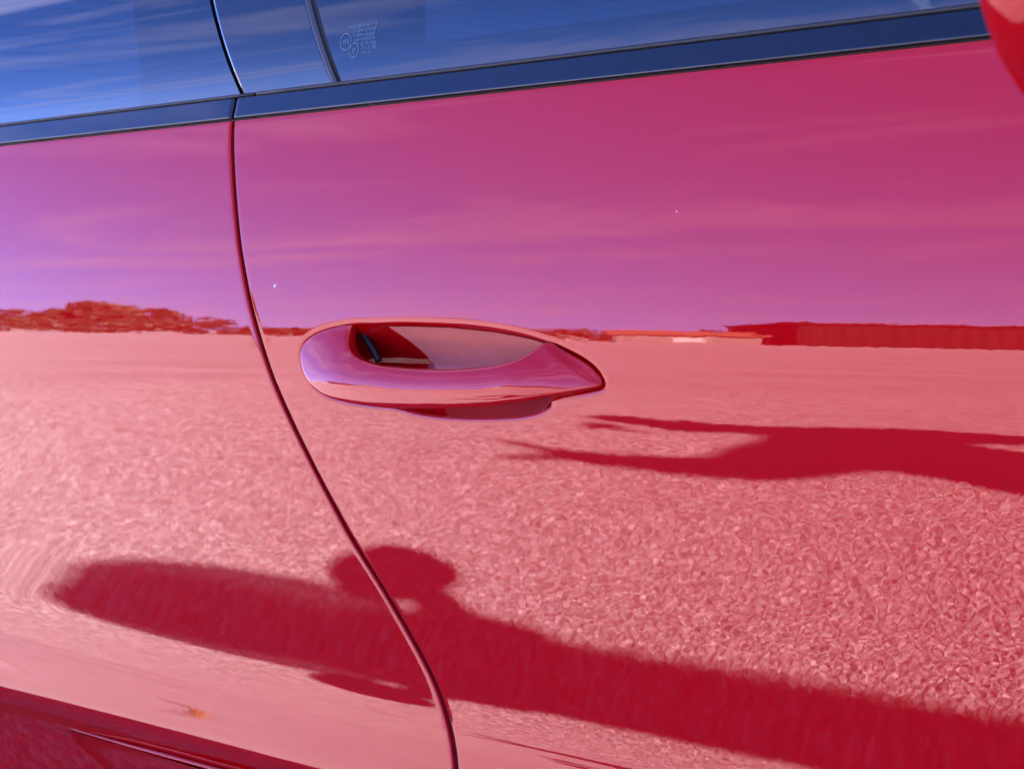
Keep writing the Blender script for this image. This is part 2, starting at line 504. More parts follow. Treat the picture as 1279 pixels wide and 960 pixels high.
# ---- door
mb = MB()
for i in range(60):
    za, zb_ = 0.37 + i * 0.545 / 60, 0.37 + (i + 1) * 0.545 / 60
    xa, xb_ = float(gap_x(za)), float(gap_x(zb_)); ya, yb_ = -float(S(np.array(xa), np.array(za))) + 0.0034, -float(S(np.array(xb_), np.array(zb_))) + 0.0034
    mb.add([(xa - GW - 0.0002, ya, za), (xa + GW + 0.0002, ya, za), (xb_ + GW + 0.0002, yb_, zb_), (xb_ - GW - 0.0002, yb_, zb_)], [(0, 1, 2, 3)])
mb.build('gap_seal', M['rubber'], car)
ec = edge_cols()
e_off = np.concatenate([[a for a, b in ec], np.arange(0.0045, 0.014, 0.0018), np.arange(0.0145, 0.372, 0.0006), np.linspace(0.375, 1.20, 150)])
e_dep = np.concatenate([[b for a, b in ec], np.zeros(len(e_off) - len(ec))])
rows = np.concatenate([np.arange(0.37, 0.480, 0.006), np.arange(0.4805, 0.500, 0.0006), np.arange(0.502, 0.724, 0.0024), np.arange(0.7245, 0.7935, 0.00055), np.arange(0.795, ZT - 0.004, 0.0026)])
top = [(ZT - FR + FR * math.sin(a), FR - FR * math.cos(a)) for a in np.linspace(0, math.pi/2, 7)] + [(ZT, 0.012), (ZT, 0.03)]
rz = np.concatenate([rows, [a for a, b in top]])
rd = np.concatenate([np.zeros(len(rows)), [b for a, b in top]])
XE = 0.10
Zg = np.repeat(rz[:, None], len(e_off), 1)
x0 = gap_x(np.minimum(Zg, ZT))+ GW
Eo = np.repeat(e_off[None, :], len(rz), 0)
far_ = np.clip((Eo - 0.374) / (1.20 - 0.374), 0, 1)
Xg = np.where(Eo <= 0.374, x0 + Eo, (x0 + 0.374) * (1 - far_) + (XE - 0.002) * far_)
q = cut_dist(Xg, Zg)
Yg = -S(Xg, Zg) + e_dep[None, :] + rd[:, None] + cup_depth(q)
door = grid('door', np.stack([Xg, Yg, Zg], -1), M['paint'], car)

# ---- rear panel with the wheel arch
WRX, WFX, WZ, WR = -1.93, 0.78, 0.335, 0.335
AR = 0.375
def arch(x, cx):
    return WZ + np.sqrt(np.clip(AR**2 - (x - cx)**2, 0, None))
def side_panel(name, xs_from_edge, xfun, ztop, cx, deps=None):
    rowsb = np.concatenate([np.linspace(0.22, 0.47, 40), np.arange(0.475, 0.500, 0.0006), np.arange(0.502, 0.74, 0.0024), np.arange(0.742, 0.7905, 0.0024), np.arange(0.793, ZT - 0.004, 0.0026)])
    zs_ = 0.0
    tt = [(ZT - FR + FR * math.sin(a), FR - FR * math.cos(a)) for a in np.linspace(0, math.pi/2, 7)] + [(ZT, 0.012), (ZT, 0.03)]
    z_ = np.concatenate([rowsb, [a for a, b in tt]]); d_ = np.concatenate([np.zeros(len(rowsb)), [b for a, b in tt]])
    Z = np.repeat(z_[:, None], len(xs_from_edge), 1)
    X = xfun(xs_from_edge[None, :], np.minimum(Z, ZT))
    lo = np.where(np.abs(X - cx) < AR, arch(X, cx), 0.22)
    clip = Z < lo
    Z = np.maximum(Z, lo)
    Z = np.where(Z > 0.70, 0.70 + (Z - 0.70) * (ztop(X) - 0.70) / (ZT - 0.70), Z)
    Y = -S(X, Z) + d_[:, None] + (0 if deps is None else deps[None, :])
    P = np.stack([X, Y, Z], -1)
    Fq = grid_faces(*Z.shape)
    dead = clip.ravel()
    keep = ~(dead[Fq].all(1))
    return mesh(name, P.reshape(-1, 3), Fq[keep], M['paint'], car)
r_off = np.concatenate([[a for a, b in ec], np.arange(0.005, 0.45, 0.003), np.linspace(0.453, 1.72, 300)])
r_dep = np.concatenate([[b for a, b in ec], np.zeros(len(r_off) - len(ec))])
def rx(e, z): return gap_x(z) - GW - e
def rtop(x): return ZT - 0.06 * np.clip((-2.2 - x) / 0.6, 0, 1)**2
o_ = side_panel('rear_panel', r_off, rx, rtop, WRX, r_dep)
o_.data.flip_normals()
f_off = np.linspace(0, 1.55, 360)
def fx(e, z): return XE + 0.002 + e + 0 * z
def ftop(x): return ZT + 0.055 * sstep(0.13, 0.34, x) - 0.20 * np.clip((x - 1.2) / 0.5, 0, 1)**1.6
side_panel('front_fender', f_off, fx, ftop, WFX)

# ---- dark shell behind the gaps and the far side of the body
W = 1.84
sx = np.linspace(-2.75, 1.62, 60)
mb = MB()
mb.box((-0.5, W/2, 0.57), (1.75, W - 0.14, 0.64)); mb.box((-2.05, W/2, 0.62), (1.3, W - 0.55, 0.5)); mb.box((1.0, W/2, 0.55), (1.2, W - 0.55, 0.5))
mb.box((-0.55, 0.075, 0.70), (1.75, 0.03, 0.40))
mb.build('floor_tub', M['dark'], car)
zz_ = np.linspace(0.22, ZT, 40)
X, Z = np.meshgrid(sx, zz_)
Zc = np.where(np.abs(X - WRX) < AR, np.maximum(Z, arch(X, WRX)), Z)
Zc = np.where(np.abs(X - WFX) < AR, np.maximum(Zc, arch(X, WFX)), Zc)
Zc = np.minimum(Zc, np.minimum(rtop(X), ftop(X)))
grid('far_side', np.stack([X, W + S(X, Zc), Zc], -1), M['paint'], car, flip=True)
# bonnet, boot deck, nose and tail
def deck(name, xa, xb, topf, crown, m=M['paint']):
    xs = np.linspace(xa, xb, 50); v = np.linspace(0, 1, 40)
    X, V = np.meshgrid(xs, v)
    zt = topf(X)
    y0 = -S(X, zt) + 0.004; y1 = W + S(X, zt) - 0.004
    return grid(name, np.stack([X, y0 + (y1 - y0) * V, zt + 0.001 + crown * (1 - (2*V - 1)**4)], -1), m, car)
deck('bonnet', 0.25, 1.62, ftop, 0.03)
deck('boot_lid', -2.75, -2.05, rtop, 0.02)
def endcap(name, x, dirn, topf):
    v = np.linspace(0, 1, 30); w = np.linspace(0, 1, 24)
    V, Wd = np.meshgrid(v, w)
    zt = float(topf(np.array(x)))
    z = 0.22 + (zt - 0.22) * Wd
    y0 = -S(np.full_like(z, x), z); y1 = W - y0
    X = x + dirn * 0.16 * (1 - (2*V - 1)**4) * np.sin(np.pi * np.clip(0.25 + 0.6 * Wd, 0, 1))
    return grid(name, np.stack([X, y0 + (y1 - y0) * V, z], -1), M['paint'], car, flip=dirn > 0)
endcap('front_bumper', 1.64, 1, ftop); endcap('rear_bumper', -2.75, -1, rtop)
# wheels
for cx, cy in ((WRX, 0.12), (WFX, 0.12), (WRX, W - 0.12), (WFX, W - 0.12)):
    w = empty('wheel', (cx, cy, WZ)); w.parent = car
    prof = [(0.225, -0.10), (0.30, -0.11), (0.325, -0.095), (0.335, -0.06), (0.335, 0.06), (0.325, 0.095), (0.30, 0.11), (0.225, 0.10)]
    a = np.linspace(0, 2*np.pi, 48, endpoint=False)
    P = np.array([[(r * np.cos(t), y, r * np.sin(t)) for t in a] for r, y in prof])
    grid('tyre', P, M['tyre'], w, wrap=True)
    m_ = MB()
    sg = -1 if cy < 1 else 1
    for k in range(5):
        t = 2*math.pi*k/5
        ax = ((math.cos(t), 0, math.sin(t)), (0, 1, 0), (-math.sin(t), 0, math.cos(t)))
        m_.box((0.12*math.cos(t), sg*0.07, 0.12*math.sin(t)), (0.22, 0.03, 0.055), ax)
    m_.tube([(0, sg*0.05, 0), (0, sg*0.095, 0)], 0.05, 20)
    v = []; f = []
    prof = [(0.226, -0.098), (0.20, -0.06), (0.20, 0.06), (0.226, 0.098)]
    for r, y in prof: v += [(r*math.cos(t), y, r*math.sin(t)) for t in a]
    for i in range(3): f += [(i*48 + k, i*48 + (k+1) % 48, (i+1)*48 + (k+1) % 48, (i+1)*48 + k) for k in range(48)]
    m_.add(v, f)
    m_.build('rim', M['rim'], w)

# ---- lower edge: bright-edged blade that starts behind the shut line
mb = MB()
pts = []
for i in range(60):
    u = i / 59; x = -1.372 + 0.75 * u
    z = 0.4705 + 0.003 * u
    pts.append((x, float(-S(np.array(x), np.array(z))) - 0.0004 - 0.0022 * min(1, u * 9), z))
rad = [0.0005 + 0.0013 * min(1, u * 6) for u in np.linspace(0, 1, 60)]
mb.tube(pts, rad, 10)
bl = mb.build('sill_blade', M['paint'], car, smooth=True)
xs = np.linspace(-1.372, -0.60, 120); vs_ = np.linspace(0, 1, 24)
Xb, Vb = np.meshgrid(xs, vs_)
zb = 0.4700 - (0.012 + 0.62 * np.clip(Xb + 1.372, 0, 0.14)) * Vb
yb = -S(Xb, zb) - 0.0005 - 0.010 * np.clip((Xb + 1.372) / 0.2, 0, 1) * np.sqrt(np.clip(1 - Vb**2, 0, 1)) * 0.6 - 0.002 * (1 - Vb)
grid('sill_scoop', np.stack([Xb, yb, zb], -1), M['paint'], bl, flip=True)

# ---- belt trim (gloss black) and its rubber line
def trim(name, xa, xb, ends):
    zs = [(0.9212, 0.008), (0.9212, 0.002)] + [(0.9212 + 0.0016 * (1 - math.cos(a)), 0.0016 * (1 - math.sin(a)) - 0.0006) for a in np.linspace(0.2, math.pi/2, 6)]
    zs += [(z, -0.0006 + 0.0 * z) for z in np.linspace(0.9236, 0.9352, 14)] + [(0.9362, -0.0001), (0.9368, 0.002), (0.9368, 0.012)]
    cols = [(xa, 0.010), (xa, 0.0014), (xa + 0.0005, 0.0003), (xa + 0.0016, 0)] + [(x, 0) for x in np.linspace(xa + 0.004, xb - 0.004, 160)] + [(xb - 0.0016, 0), (xb - 0.0005, 0.0003), (xb, 0.0014), (xb, 0.010)]
    P = np.zeros((len(zs), len(cols), 3))
    for i, (z, d) in enumerate(zs):
        for j, (x, dd) in enumerate(cols):
            tz = 14.5
            yy = -float(np.interp(0.9205 - ZC, _zg, _S)) + math.tan(R(tz)) * (z - 0.9205)
            P[i, j] = (x, yy + d + dd, z)
    return grid(name, P, M['gloss_black'], car)
TXG = float(gap_x(0.928))
trim('belt_trim', TXG + 0.0016, 0.16, None)
trim('belt_trim', -2.0, TXG - 0.0016, None)

# ---- windows: side profile above the trim
def win_profile(tnodes):
    z = np.linspace(0.930, 1.20, 400)
    t = np.tan(np.radians(np.interp(z, [a for a, b in tnodes], [b for a, b in tnodes])))
    y = np.concatenate([[0], np.cumsum(0.5 * (t[1:] + t[:-1]) * np.diff(z))])
    y0 = -float(np.interp(0.9205 - ZC, _zg, _S)) + math.tan(R(14.5)) * 0.0095 + 0.0016
    return lambda q: y0 + np.interp(q, z, y)
PF = win_profile([(0.93, -3.3), (0.943, -2.4), (0.953, 1.0), (0.975, 7), (1.0, 12), (1.06, 46), (1.2, 56)])
PR_ = PF
PF2 = win_profile([(0.93, 0.0), (0.945, 2.0), (0.96, 5.0), (0.98, 9), (1.0, 12), (1.06, 46), (1.2, 56)])
SLK = 0.53          # slant of the window posts, x per z
def wpatch(name, x_lo, x_hi, prof, m, parent, z0=0.9365, z1=1.19, n=60, off=0.0, slant=True, edge=0.0):
    zs = np.concatenate([np.linspace(z0, 1.02, 60), np.linspace(1.025, z1, 30)])
    us = np.linspace(0, 1, n)
    P = np.zeros((len(zs), n, 3))
    for i, z in enumerate(zs):
        a = x_lo(z); b = x_hi(z)
        P[i, :, 0] = a + (b - a) * us
        P[i, :, 1] = prof(z) + off
        P[i, :, 2] = z
    if edge:
        P = np.concatenate([P[:, :1] + np.array([0, edge, 0]), P, P[:, -1:] + np.array([0, edge, 0])], 1)
    return grid(name, P, m, parent)
def ln(xa, za, xb, zb): return lambda z: xa + (xb - xa) * (z - za) / (zb - za)
gapL = ln(-1.1232, 0.9385, -1.1665, 1.0054)      # slot between the rear glass and the post panel
gapR = ln(-1.0223, 0.9387, -1.0548, 0.9934)      # slot between the post panel and the front glass
frit = ln(-1.2302, 0.9368, -1.2712, 1.0169)
rearx = ln(-1.95, 0.936, -1.70, 1.19)
frontx = ln(0.14, 0.936, -0.30, 1.19)
rw = wpatch('rear_window', rearx, lambda z: gapL(z) - 0.0024, PR_, M['glass'], car)
wpatch('black_border', frit, lambda z: gapL(z) - 0.0025, PR_, M['frit'], rw, off=0.0016)
pp = wpatch('post_panel', lambda z: gapL(z) + 0.0024, lambda z: gapR(z) - 0.0038, PF, M['gloss_black'], car, off=-0.0004, edge=0.008)
fw = wpatch('front_window', lambda z: gapR(z) + 0.0042, frontx, PF2, M['glass'], car)
wpatch('post_trim', lambda z: gapR(z) - 0.0037, lambda z: gapR(z) - 0.0026, PF, M['satin'], pp, off=-0.0008, edge=0.008, n=6)
wpatch('window_seal', lambda z: gapL(z) - 0.008, lambda z: gapL(z) + 0.008, PR_, M['rubber'], car, off=0.0035, n=4)
wpatch('window_seal', lambda z: gapR(z) - 0.008, lambda z: gapR(z) + 0.009, PF, M['rubber'], car, off=0.003, n=4)
mb = MB()
mb.tube([(x, float(PF(0.9368)) - 0.0004, 0.9366) for x in np.linspace(-1.105, 0.12, 40)], 0.0013, 8)
mb.tube([(x, float(PR_(0.9368)) - 0.0004, 0.9366) for x in np.linspace(-1.95, -1.108, 40)], 0.0011, 8)
mb.build('belt_seal', M['rubber'], car, smooth=True)
mb = MB()
mb.box((-0.9, 0.028, 0.900), (2.3, 0.02, 0.06)); mb.build('door_cap', M['rubber'], car)

# far windows, roof, screens
def fpatch(name, xl, xh, m):
    o = wpatch(name, xl, xh, PF, m, car)
    for v in o.data.vertices: v.co.y = W - v.co.y
    o.data.flip_normals(); return o
fpatch('far_front_window', lambda z: gapR(z) + 0.0012, frontx, M['glass'])
fpatch('far_rear_window', rearx, lambda z: gapL(z) - 0.09, M['glass'])
fpatch('far_post', lambda z: gapL(z) - 0.09, lambda z: gapR(z), M['gloss_black'])
yr = float(PF(1.19))
u = np.linspace(-1, 1, 40); xs = np.linspace(-1.70, -0.30, 40)
X, U = np.meshgrid(xs, u)
cx_ = (X + 1.0) / 0.70
Zr = 1.187 + 0.055 * (1 - U**2) * (1 - 0.55 * cx_**2) 
grid('roof', np.stack([X, W/2 + U * (W/2 - yr), Zr], -1), M['paint'], car)
def screen(name, top_x, bot_x, bot_z):
    v = np.linspace(0, 1, 20); u_ = np.linspace(-1, 1, 30)
    U, V = np.meshgrid(u_, v)
    half = (W/2 - yr) + (W/2 - 0.01 - (W/2 - yr)) * V
    crown = 0.025 * (1 - U**2)
    z = (1.187 + (bot_z - 1.187) * V) + crown
    x = top_x + (bot_x - top_x) * V**1.15 
    return grid(name, np.stack([x, W/2 + U * half, z], -1), M['glass'], car, flip=bot_x < top_x)
screen('windscreen', -0.30, 0.27, 0.915); screen('rear_screen', -1.70, -2.08, 0.915)
hl = MB()
for k in range(30):
    v_ = 0.05 + 0.030 * k
    half = (W/2 - yr) + (W/2 - 0.01 - (W/2 - yr)) * v_
    hl.tube([(-1.70 - 0.38 * v_**1.15 + 0.004, W/2 + q_ * half * 0.92, 1.187 + (0.915 - 1.187) * v_ + 0.025 * (1 - (q_ * 0.92)**2)) for q_ in np.linspace(-1, 1, 14)], 0.0005, 4)
hl.build('heating_line', M['rubber'], car, kind='stuff')
def seat(x, y):
    m_ = MB()
    m_.box((x, y, 0.62), (0.5, 0.48, 0.16)); m_.box((x - 0.26, y, 0.90), (0.12, 0.46, 0.52), ((0.97, 0, 0.2), (0, 1, 0), (-0.2, 0, 0.97))); m_.box((x - 0.31, y, 1.13), (0.10, 0.26, 0.10))
    m_.build('seat', M['seat'], car)
mb = MB(); mb.box((-1.62, 0.4325, 0.92), (0.10, 0.275, 0.56))
yz = [(0.572, 0.55), (1.62, 0.55), (1.62, 1.12), (1.30, 1.192), (0.572, 1.060)]
mb.add([(-1.66, a, b) for a, b in yz] + [(-1.56, a, b) for a, b in yz], [(0, 1, 2, 3, 4), (9, 8, 7, 6, 5)] + [(i, 5 + i, 5 + (i+1) % 5, (i+1) % 5) for i in range(5)])
mb.box((-1.42, 0.92, 0.60), (0.45, 1.4, 0.16))
mb.build('rear_bench', M['dark'], car)

# ---- print on the front glass (certificate marks)
mb = MB()
def mk(x, z, w, h, th=0.0):
    y = float(PF2(z)) - 0.0003; y2 = float(PF2(z + h)) - 0.0003
    mb.add([(x, y, z), (x + w, y, z), (x + w, y2, z + h), (x, y2, z + h)], [(0, 1, 2, 3)])
def ring(cx, cz, r, wd):
    n = 28; v = []; f = []
    for k in range(n):
        a = 2*math.pi*k/n
        for rr in (r, r - wd):
            z = cz + rr*math.sin(a); v.append((cx + rr*math.cos(a), float(PF2(z)) - 0.0003, z))
    for k in range(n): f.append((2*k, 2*((k+1) % n), 2*((k+1) % n) + 1, 2*k + 1))
    mb.add(v, f)
rg = random.Random(3)
def textline(x, z, w, h):
    c = x
    while c < x + w:
        k = rg.random(); lw = h * 0.16; cw = h * (0.45 + 0.25 * k)
        if k > 0.12:
            mk(c, z, lw, h)
            if k < 0.5: mk(c + cw - lw, z, lw, h)
            if k > 0.3: mk(c + lw, z + h - lw, cw - lw, lw)
            if k > 0.45: mk(c + lw, z + h*0.45, cw - lw, lw)
            if k < 0.6: mk(c + lw, z, cw - lw, lw)
        c += cw + h * 0.22
mx0 = -1.0200
ring(mx0 + 0.0055, 0.9625, 0.0056, 0.0007)
textline(mx0 + 0.0025, 0.9612, 0.006, 0.0028)
ring(mx0 + 0.0145, 0.9565, 0.0048, 0.0006)
textline(mx0 + 0.0125, 0.9552, 0.004, 0.0026)
for k, (xx, ww, hh, z) in enumerate(((0.004, 0.0305, 0.0021, 0.9702), (0.013, 0.0075, 0.0019, 0.9672), (0.024, 0.010, 0.0023, 0.9670), (0.013, 0.0075, 0.0019, 0.9646), (0.023, 0.011, 0.0018, 0.9644), (0.013, 0.021, 0.0020, 0.9616), (0.0205, 0.0145, 0.0020, 0.9588), (0.022, 0.0135, 0.0024, 0.9556), (0.022, 0.009, 0.0016, 0.9532))):
    textline(mx0 + xx, z, ww, hh)
mb.build('etched_mark', M['etch'], fw)

# ---- door handle
n_ = 150
ho = resample(HO, n_); hi = resample(HI, n_)
bul = np.interp(np.linspace(0, 20, n_), [0, 2, 5, 7, 12, 15, 17, 20], [0.0006, 0.0022, 0.0040, 0.0042, 0.0040, 0.0026, 0.0012, 0.0004])
P = []
for i in range(n_):
    o, h_ = ho[i], hi[i]
    bo = -S(np.array(o[0]), np.array(o[2])) ; bi = -S(np.array(h_[0]), np.array(h_[2]))
    a = np.array([o[0], o[1] + bo, o[2]]); b = np.array([h_[0], h_[1] + bi, h_[2]])
    L = np.linalg.norm(b - a); d = (b - a) / L
    r1 = min(0.0026, L * 0.3); r2 = min(0.0020, L * 0.25)
    sec = [(r1 + 0.0015, 0.012), (0.0, 0.006)]
    for t in np.linspace(0, math.pi/2, 6): sec.append((r1 - r1 * math.cos(t), r1 * 0.9 * (1 - math.sin(t))))
    for u in np.linspace(0, 1, 22)[1:-1]: sec.append((r1 + (L - r1 - r2) * u, 0))
    for t in np.linspace(math.pi/2, 0, 6): sec.append((L - r2 + r2 * math.cos(t), r2 * 0.8 * (1 - math.sin(t))))
    sec += [(L, 0.005), (L - r2 - 0.001, 0.011)]
    row = []
    for s, dep in sec:
        v = min(1, max(0, s / L))
        p = a + d * s
        p[1] += dep - bul[i] * (1 - 0.26 * ((0.38 - v) / 0.38)**2 if v < 0.38 else 1 - ((v - 0.38) / 0.62)**2)
        row.append(p)
    P.append(row)
P = np.array(P)
handle = grid('door_handle', P, M['paint'], door, wrap=True)
handle.data.flip_normals()
# black seal seen through the opening
mb = MB()
mb.tube([(x, y, z) for x, y, z in resample(ARC, 16)], 0.0022, 8)
mb.build('handle_seal', M['rubber'], door, smooth=True)
# specks of dust on the paint
for (x, z, r) in ((-1.0663, 0.8093, 0.0011), (-0.7212, 0.8464, 0.0004), (-0.8328, 0.6665, 0.0004)):
    b_ = MB(); y = -float(S(np.array(x), np.array(z)))
    v = []; n = 8
    for k, (zz0, rr) in enumerate(((0, 1.0), (0.5, 0.7), (0.75, 0.2))):
        v += [(x + r*rr*math.cos(2*math.pi*j/n)*(0.8 + 0.4*rg.random()), y - r*zz0*0.6, z + r*rr*math.sin(2*math.pi*j/n)) for j in range(n)]
    f = [(i*n + j, i*n + (j+1) % n, (i+1)*n + (j+1) % n, (i+1)*n + j) for i in range(2) for j in range(n)] + [tuple(range(2*n, 3*n))]
    b_.add(v, f); b_.build('dust_speck', M['dustm'], door if x > -1.1 else car)

# ---- painted sheet for the ground's reflection in the cup, and the added sail panel
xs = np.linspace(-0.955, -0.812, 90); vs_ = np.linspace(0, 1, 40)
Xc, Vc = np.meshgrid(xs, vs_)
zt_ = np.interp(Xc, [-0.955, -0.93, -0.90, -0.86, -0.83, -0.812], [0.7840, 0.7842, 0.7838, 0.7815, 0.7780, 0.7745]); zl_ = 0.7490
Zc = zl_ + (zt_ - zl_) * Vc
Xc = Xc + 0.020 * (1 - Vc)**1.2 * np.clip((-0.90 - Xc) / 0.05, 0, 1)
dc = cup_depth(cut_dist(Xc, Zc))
grid('cup_reflection_sheet', np.stack([Xc, -S(Xc, Zc) + dc - 0.0012, Zc], -1), M['cup'], door)
mb = MB()
tri = [(-0.20, 0.9375), (0.30, 0.9375), (0.29, 0.970), (0.12, 0.988), (0.05, 0.968)]
mb.add([(a, -0.004, b) for a, b in tri] + [(a, 0.030, b) for a, b in tri], [(0, 1, 2, 3, 4), (9, 8, 7, 6, 5)] + [(i, 5 + i, 5 + (i+1) % 5, (i+1) % 5) for i in range(5)])
mb.build('shadow_sail_panel', M['gloss_black'], car)  # unseen plate added to shape the edge of the car's cast shadow

# ---- door mirror
mir = empty('wing_mirror', (-0.223, -0.198, 0.912)); mir.parent = car
def shell(name, xs, rfun, m, parent, cap=None):
    a = np.linspace(0, 2*np.pi, 56, endpoint=False)
    P = []
    for x in xs:
        ry, rz_, oy, oz = rfun(x)
        ca, sa = np.cos(a), np.sin(a)
        P.append(np.stack([np.full_like(a, x), oy + ry * np.sign(ca) * np.abs(ca)**0.85, oz + rz_ * np.sign(sa) * np.abs(sa)**0.85], -1))
    return grid(name, np.array(P), m, parent, wrap=True, flip=True)
def rf(x):
    u = (x + 0.115) / 0.13
    k = math.sqrt(max(0.0004, 1 - max(0, u)**2.3))
    return 0.104 * k, 0.068 * k, 0.012 * u, 0.004 * u
xs1 = np.concatenate([[-0.0815, -0.081], np.linspace(-0.079, 0.010, 40), 0.015 - 0.005 * np.linspace(1, 0, 12)**2])
shell('housing', xs1, lambda x: tuple(v * (0.975 if x <= -0.0812 else 1) if i < 2 else v for i, v in enumerate(rf(x))), M['paint'], mir)
shell('mirror_ring', [-0.114, -0.115, -0.113, -0.105, -0.0855, -0.085, -0.08], lambda x: tuple(v * (0.90 if x == -0.114 else 0.97 if x == -0.115 else 0.965 if x == -0.08 else 1.0) if i < 2 else v for i, v in enumerate(rf(max(x, -0.1145)))), M['paint'], mir)
a = np.linspace(0, 2*np.pi, 40, endpoint=False)
MM = mat('mirror_glass', (0.85, 0.87, 0.9), 0.0, metal=1.0); noise_col(MM, (0.83, 0.85, 0.88), (0.87, 0.89, 0.92), 5)
mesh('mirror_glass', [(-0.108, 0.088*np.sign(np.cos(t))*abs(np.cos(t))**.75, 0.056*np.sign(np.sin(t))*abs(np.sin(t))**.75) for t in a], [tuple(range(40))], MM, mir, False)
mb = MB()
mb.tube([(0.0, 0.0, 0.01), (0.12, 0.09, 0.035), (0.30, 0.185, 0.055)], [0.036, 0.030, 0.034], 12)
mb.build('mirror_foot', M['gloss_black'], mir, smooth=True)

# ------------------------------------------------------------------ things mirrored in the paint
def polar(az, dist):
    """a place on the far side of the lot, az from straight out of the door towards the car's tail"""
    return (-0.75 - dist * math.sin(R(az)), -dist * math.cos(R(az)))

def crown(cx, cy, cz, rx_, ry_, rz_, n, size, seed):
    r = np.random.default_rng(seed)
    nb = 9
    ctr = r.normal(size=(nb, 3)) * np.array([0.42, 0.42, 0.36]); rad = r.uniform(0.28, 0.55, nb)
    k = r.integers(0, nb, n)
    d = r.normal(size=(n, 3)); d /= np.linalg.norm(d, axis=1)[:, None]
    p = ctr[k] + d * (rad[k] * r.uniform(0.5, 1.05, n)**0.5)[:, None]
    p = p * np.array([rx_, ry_, rz_]) + np.array([cx, cy, cz])
    a = r.normal(size=(n, 3)); a /= np.linalg.norm(a, axis=1)[:, None]
    b = np.cross(a, r.normal(size=(n, 3))); b /= np.linalg.norm(b, axis=1)[:, None]
    s = size * r.uniform(0.6, 1.3, n)[:, None]
    V = np.stack([p - a*s, p + b*s*0.6, p + a*s, p - b*s*0.6], 1).reshape(-1, 3)
    V[:, 2] = np.maximum(V[:, 2], 0.03)
    return V, np.arange(4*n).reshape(n, 4)

def tree(az, dist, h, w, label, lm, seed, trunk=True, low=0.25):
    x, y = polar(az, dist)
    t = empty('tree' if trunk else 'hedge_bush', (x, y, 0), R(seed * 37), label=label, category='tree' if trunk else 'bush', group='trees along the edge of the lot')
    hc = h * (1 - low) / 2
    V, Fq = crown(0, 0, h - hc * 0.92, w/2, w/2, hc, 1500, h * 0.075 + 0.05, seed)
    mesh('crown', V, Fq, lm, t, False)
    mb = MB()
    mb.tube([(0, 0, -0.1), (0.05*h*0.3, 0, h*0.3), (0.02, 0.03*h, h*0.6), (0, 0, h*0.85)], [0.035*h, 0.028*h, 0.018*h, 0.006*h], 8)
    for k in range(5):
        a = k * 1.3 + seed; z = h * (0.3 + 0.09*k)
        mb.tube([(0, 0, z), (0.2*w*math.cos(a), 0.2*w*math.sin(a), z + h*0.12), (0.36*w*math.cos(a), 0.36*w*math.sin(a), z + h*0.2)], [0.014*h, 0.009*h, 0.004*h], 6)
    mb.build('trunk', M['bark'], t, smooth=True)
    return t
spec = [
 (57.6, 128, 5.6, 6.0, 'tallest bushy tree rising above the tree line, left part of the mirrored horizon', 'leaf_a', 1),
 (59.0, 133, 3.9, 7.0, 'rounded tree just left of the tallest tree on the horizon', 'leaf_b', 2),
 (60.4, 126, 3.4, 8.0, 'broad low tree at the far left end of the mirrored tree line', 'leaf_a', 3),
 (62.2, 130, 3.6, 8.5, 'bushy tree beyond the left end of the mirrored tree line', 'leaf_b', 4),
 (56.9, 124, 3.0, 6.0, 'smaller tree tucked right of the tallest tree', 'leaf_b', 5),
]
for s_ in spec: tree(*s_[:5], M[s_[5]], s_[6], True, 0.12)
def hedge(az0, az1, dist, h, label, m, seed):
    x0, y0 = polar(az0, dist); x1, y1 = polar(az1, dist)
    n = max(3, int(math.hypot(x1 - x0, y1 - y0) / 2.6))
    t = empty('hedge', ((x0 + x1)/2, (y0 + y1)/2, 0), math.atan2(y1 - y0, x1 - x0), label=label, category='hedge')
    Vs = []; Fs = []; k = 0; L = math.hypot(x1 - x0, y1 - y0); r = np.random.default_rng(seed)
    st = MB()
    for i in range(n):
        u = -L/2 + (i + 0.5) * L / n; hh = h * (0.78 + 0.45 * r.random())
        V, Fq = crown(u, 0, hh * 0.48, 2.3, 1.1, hh * 0.52, 420, 0.28, seed * 100 + i)
        Vs.append(V); Fs.append(Fq + k); k += len(V)
        st.tube([(u, 0, 0), (u + 0.1, 0.05, hh * 0.6)], [0.06, 0.03], 6)
    mesh('crown', np.concatenate(Vs), np.concatenate(Fs), m, t, False)
    st.build('stem', M['bark'], t, smooth=True, kind='stuff')
hedge(51.5, 64.0, 122, 2.3, 'long low clipped hedge running below the trees at the far edge of the lot', M['leaf_a'], 3)
hedge(44.6, 51.2, 124, 1.9, 'lower olive hedge between the tree line and the white van', M['leaf_b'], 4)
hedge(40.3, 44.4, 150, 2.7, 'green hedge standing behind the low white building', M['leaf_b'], 5)

# dark shed with ribbed sheet walls
e1 = np.array([0.688, -0.725]); e2 = np.array([-0.725, -0.688])
sx0, sy0 = polar(38.45, 116)
shed = empty('shed', (sx0, sy0, 0), math.atan2(e1[1], e1[0]), label='long dark flat-roofed shed with ribbed metal walls across the lot', category='shed')
